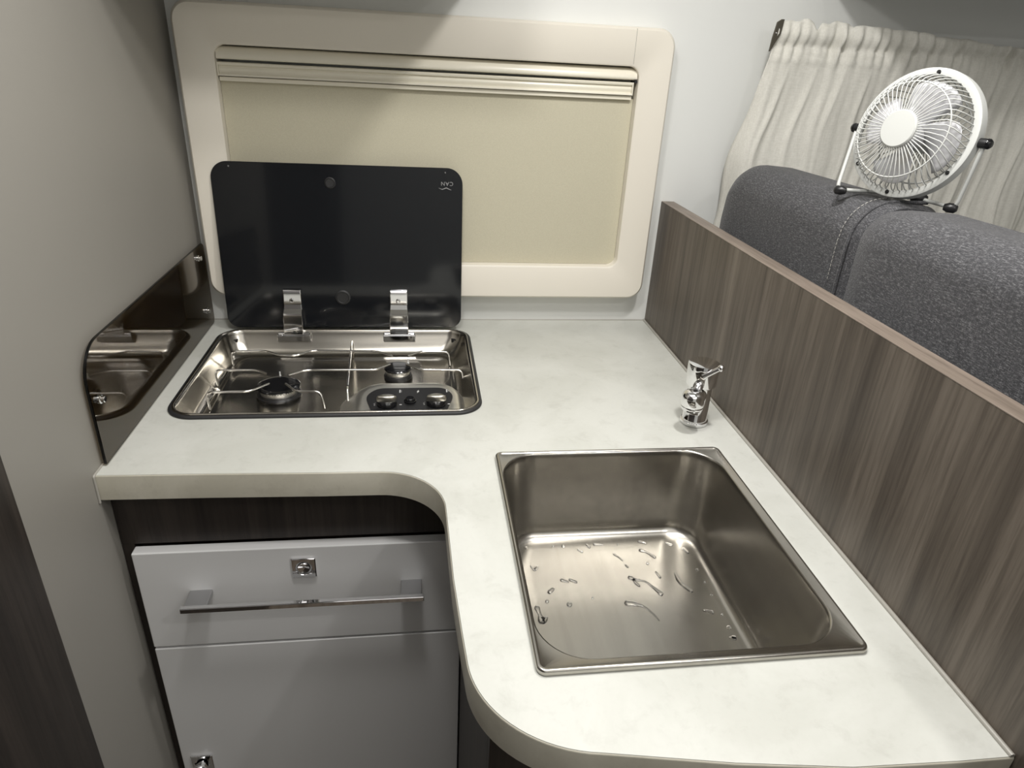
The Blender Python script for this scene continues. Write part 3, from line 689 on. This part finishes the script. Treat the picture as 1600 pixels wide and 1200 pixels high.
rnd = random.Random(3)
folds = [(rnd.uniform(28, 44), rnd.uniform(0, 6.28), rnd.uniform(.5, 1)) for _ in range(3)]
gath = [(rnd.uniform(150, 380), rnd.uniform(0, 6.28), rnd.uniform(.4, 1)) for _ in range(6)]
def sm(a, b, t): t = min(1, max(0, (t-a)/(b-a))); return t*t*(3-2*t)
NX, NZ = 420, 90
bm = bmesh.new(); rows = []
for j in range(NZ+1):
    z_ = j/NZ; row = []
    for i in range(NX+1):
        u = i/NX; xt = .160+u*1.10
        topz = .6165+.0022*math.sin(xt*95)+.0016*math.sin(xt*210+1)
        topz -= .014*math.exp(-((xt-.236)/.006)**2)+.004*sm(.285, .31, xt)
        if xt > .31: topz = .6130+.0012*math.sin(xt*60)+.0008*math.sin(xt*140)-.075*max(0, xt-.39)
        z = topz*(1-z_)+.09*z_
        dn = .612-z                                       # distance below the top
        x = xt-(.044*sm(.0, .26, dn))*(1-u)**6-.006*math.sin(dn*14+1)*(1-u)**3
        x += .004*math.sin(dn*30+xt*20)*sm(.05, .2, dn)
        g = sum(a*math.sin(f*xt*(1-.0)+p+dn*6) for f, p, a in gath)/3
        fo = sum(a*math.sin(f*xt+p+1.1*math.sin(dn*7+p)) for f, p, a in folds)/2.2; fo += .22*(1-abs(math.sin(58*xt+1.7*math.sin(dn*5))))**3*2
        amp_g = .0085*math.exp(-((dn-.030)/.032)**2)+.0018*sm(.05, .15, dn)
        y = -.060-fo*.0135*sm(.02, .16, dn)-g*amp_g+.054*max(0, 1-u/.018)**1.5*sm(.03, .30, dn)*.8
        tube = math.exp(-((dn-.018)/.012)**2); y -= .005*tube
        y += .0045*math.exp(-((dn-.038)/.0045)**2)         # stitched line under the rod pocket
        if xt < .33: y -= .0015*math.sin((dn)*120)*math.exp(-dn/.03)
        y -= .0022*math.exp(-((dn-.062)/.0030)**2)         # hem line of the header
        row.append(bm.verts.new((x, y, z)))
    rows.append(row)
for a, b in zip(rows, rows[1:]):
    for i in range(NX): bm.faces.new((a[i], a[i+1], b[i+1], b[i]))
ct = link_mesh('curtain', bm, M_CURT, loc=(.7, -.06, .09), smooth=180)
md = ct.modifiers.new('thickness', 'SOLIDIFY'); md.thickness = .0012; md.offset = 0
tag(ct, 'ivory linen curtain with gathered header hanging behind the cushions', 'curtain')

# ------------------------------------------------------------------ small desk fan
FC = Vector((.140, -.5310, .4628))
fa_ = Vector((-.908, -.370, .190)).normalized()             # direction the fan blows
fh = Vector((0, 0, 1)).cross(fa_).normalized()*-1           # towards its left/right pivots
fv = fa_.cross(fh)
if fv.z < 0: fv = -fv
FAN_R = .0825
FN = thing('desk_fan', 'small white wire-cage desk fan standing on the charcoal back cushion', 'fan', (.13, -.53, .3765))
FM = basis(FC, fh, fv, fa_)
def fl(x, y, z): return tuple(FM @ Vector((x, y, z)))
bm = bmesh.new()
add_lathe(bm, [(FAN_R-.0095, .0030), (FAN_R-.0035, .0042), (FAN_R-.0006, .0030), (FAN_R, .0), (FAN_R, -.0100), (FAN_R-.0012, -.0112), (FAN_R-.0024, -.0100), (FAN_R-.0030, -.0010), (FAN_R-.0095, .0014), (FAN_R-.0095, .0030)], FM, 72, cap=False)
link_mesh('ring', bm, M_FANW, FN, smooth=40)
def cage(sgn, depth, name, ns, twist):
    bm = bmesh.new(); prof = [(.016, depth), (.040, depth*.95), (.056, depth*.86), (.0640, depth*.74), (.0695, depth*.53), (.0728, depth*.26), (.0738, .001)]
    for i in range(ns):
        a = 2*PI*i/ns; pts = []
        for r, z in prof:
            k = max(0, (r-.045)/.0285); aa = a+twist*k*k
            pts.append(fl(r*math.cos(aa), r*math.sin(aa), sgn*z))
        add_tube(bm, pts, .00078, 5)
    for r, z in ((.0595, depth*.835),):
        add_tube(bm, [fl(r*math.cos(2*PI*i/60), r*math.sin(2*PI*i/60), sgn*(z-.0010)) for i in range(60)], .0010, 6, closed=True)
    return link_mesh(name, bm, M_FANW, FN, smooth=80)
cage(1, .0370, 'front_guard', 54, .22)
cage(-1, .0300, 'rear_guard', 40, -.30)
bm = bmesh.new(); add_lathe(bm, [(.0225, .0355), (.0238, .0370), (.0236, .0390), (.0222, .0405), (0, .0409)], FM, 44); link_mesh('hub_cap', bm, M_FANW, FN, smooth=35)
bm = bmesh.new(); add_lathe(bm, [(.019, -.031), (.019, -.012), (.016, -.010)], FM, 28); link_mesh('motor_housing', bm, M_FANW, FN, smooth=40)
bm = bmesh.new(); add_lathe(bm, [(.0165, -.009), (.0165, .010), (.014, .0135), (0, .0145)], FM, 28); rot = link_mesh('rotor', bm, M_FANB, FN, smooth=40)
for k in range(4):
    bm = bmesh.new(); L = []
    for i in range(9):
        t = i/8; r = .0155+.0500*t; row = []
        for j in range(9):
            s = j/8-.5; ang = 2*PI*k/4+s*(1.25-.1*t)+.25*t; rr2 = r-.006*(abs(s)*2)**3*t
            row.append(fl(rr2*math.cos(ang), rr2*math.sin(ang), .0015-s*(.020-.006*t)+.0015*math.cos(s*PI)))
        L.append(row)
    V = [[bm.verts.new(p) for p in row] for row in L]
    for i in range(8):
        for j in range(8): bm.faces.new((V[i][j], V[i][j+1], V[i+1][j+1], V[i+1][j]))
    b = link_mesh('blade', bm, M_FANB, FN, smooth=80); md = b.modifiers.new('thickness', 'SOLIDIFY'); md.thickness = .0010; md.offset = 0
for ad in (92, 212, 322, 272):
    a = math.radians(ad); M = FM @ Matrix.Rotation(a, 4, 'Z') @ Matrix.Translation((FAN_R-.0062, 0, .0032))
    bm = bmesh.new(); add_lathe(bm, [(.0026, 0), (.0026, .0020), (.0018, .0030), (0, .0030)], M, 12); link_mesh('guard_clip', bm, M_BLACK, FN, smooth=40)
# stand: bent rod between the two pivots, feet, rear bar
gz = .3790
for s in (1, -1):
    p0 = FC+fh*s*(FAN_R-.002)-fa_*.006; p1 = FC+fh*s*(FAN_R+.0090)-fa_*.006
    bm = bmesh.new(); add_tube(bm, [p0, p0.lerp(p1, .5), p1], [.0058, .0062, .0058], 18); link_mesh('pivot', bm, M_BLACK, FN, smooth=50)
    bm = bmesh.new(); add_tube(bm, [p1, p1+fh*s*.0025, p1+fh*s*.0050], [.0064, .0062, .0040], 18); link_mesh('pivot_knob', bm, M_ENAM, FN, smooth=50)
f0 = FC-fh*(FAN_R+.0060)-fa_*.006; f1 = FC+fh*(FAN_R+.0060)-fa_*.006
footL = Vector((.0830, -.4800, .3810)); footR = Vector((.1800, -.5960, .3800))
if (f0-footL).length > (f1-footL).length: f0, f1 = f1, f0
back = Vector((.1620, -.5200, .3790))
pth = [f0, footL, footL.lerp(footR, .35)+Vector((.030, .026, .0005)), footL.lerp(footR, .68)+Vector((.024, .022, .0005)), footR, f1]
bm = bmesh.new(); add_tube(bm, fillet(pth, .010, 6), .0026, 12); link_mesh('stand_rod', bm, M_FANW, FN, smooth=60)
for p, d in ((footL, (footR-footL)), (footR, (footL-footR))):
    d = d.normalized(); bm = bmesh.new(); c = p+Vector((0, 0, -.0003))
    add_tube(bm, [c-d*.003, c, c+d*.008, c+d*.013], [.0035, .0062, .0062, .0040], 16); link_mesh('rubber_foot', bm, M_BLACK, FN, smooth=60)
c = footL.lerp(footR, .68)+Vector((.024, .022, .0005)); d = (footR-footL).normalized()
bm = bmesh.new(); add_tube(bm, [c-d*.011, c-d*.008, c+d*.006, c+d*.009], [.0045, .0068, .0068, .0045], 16); link_mesh('rubber_foot', bm, M_BLACK, FN, smooth=60)
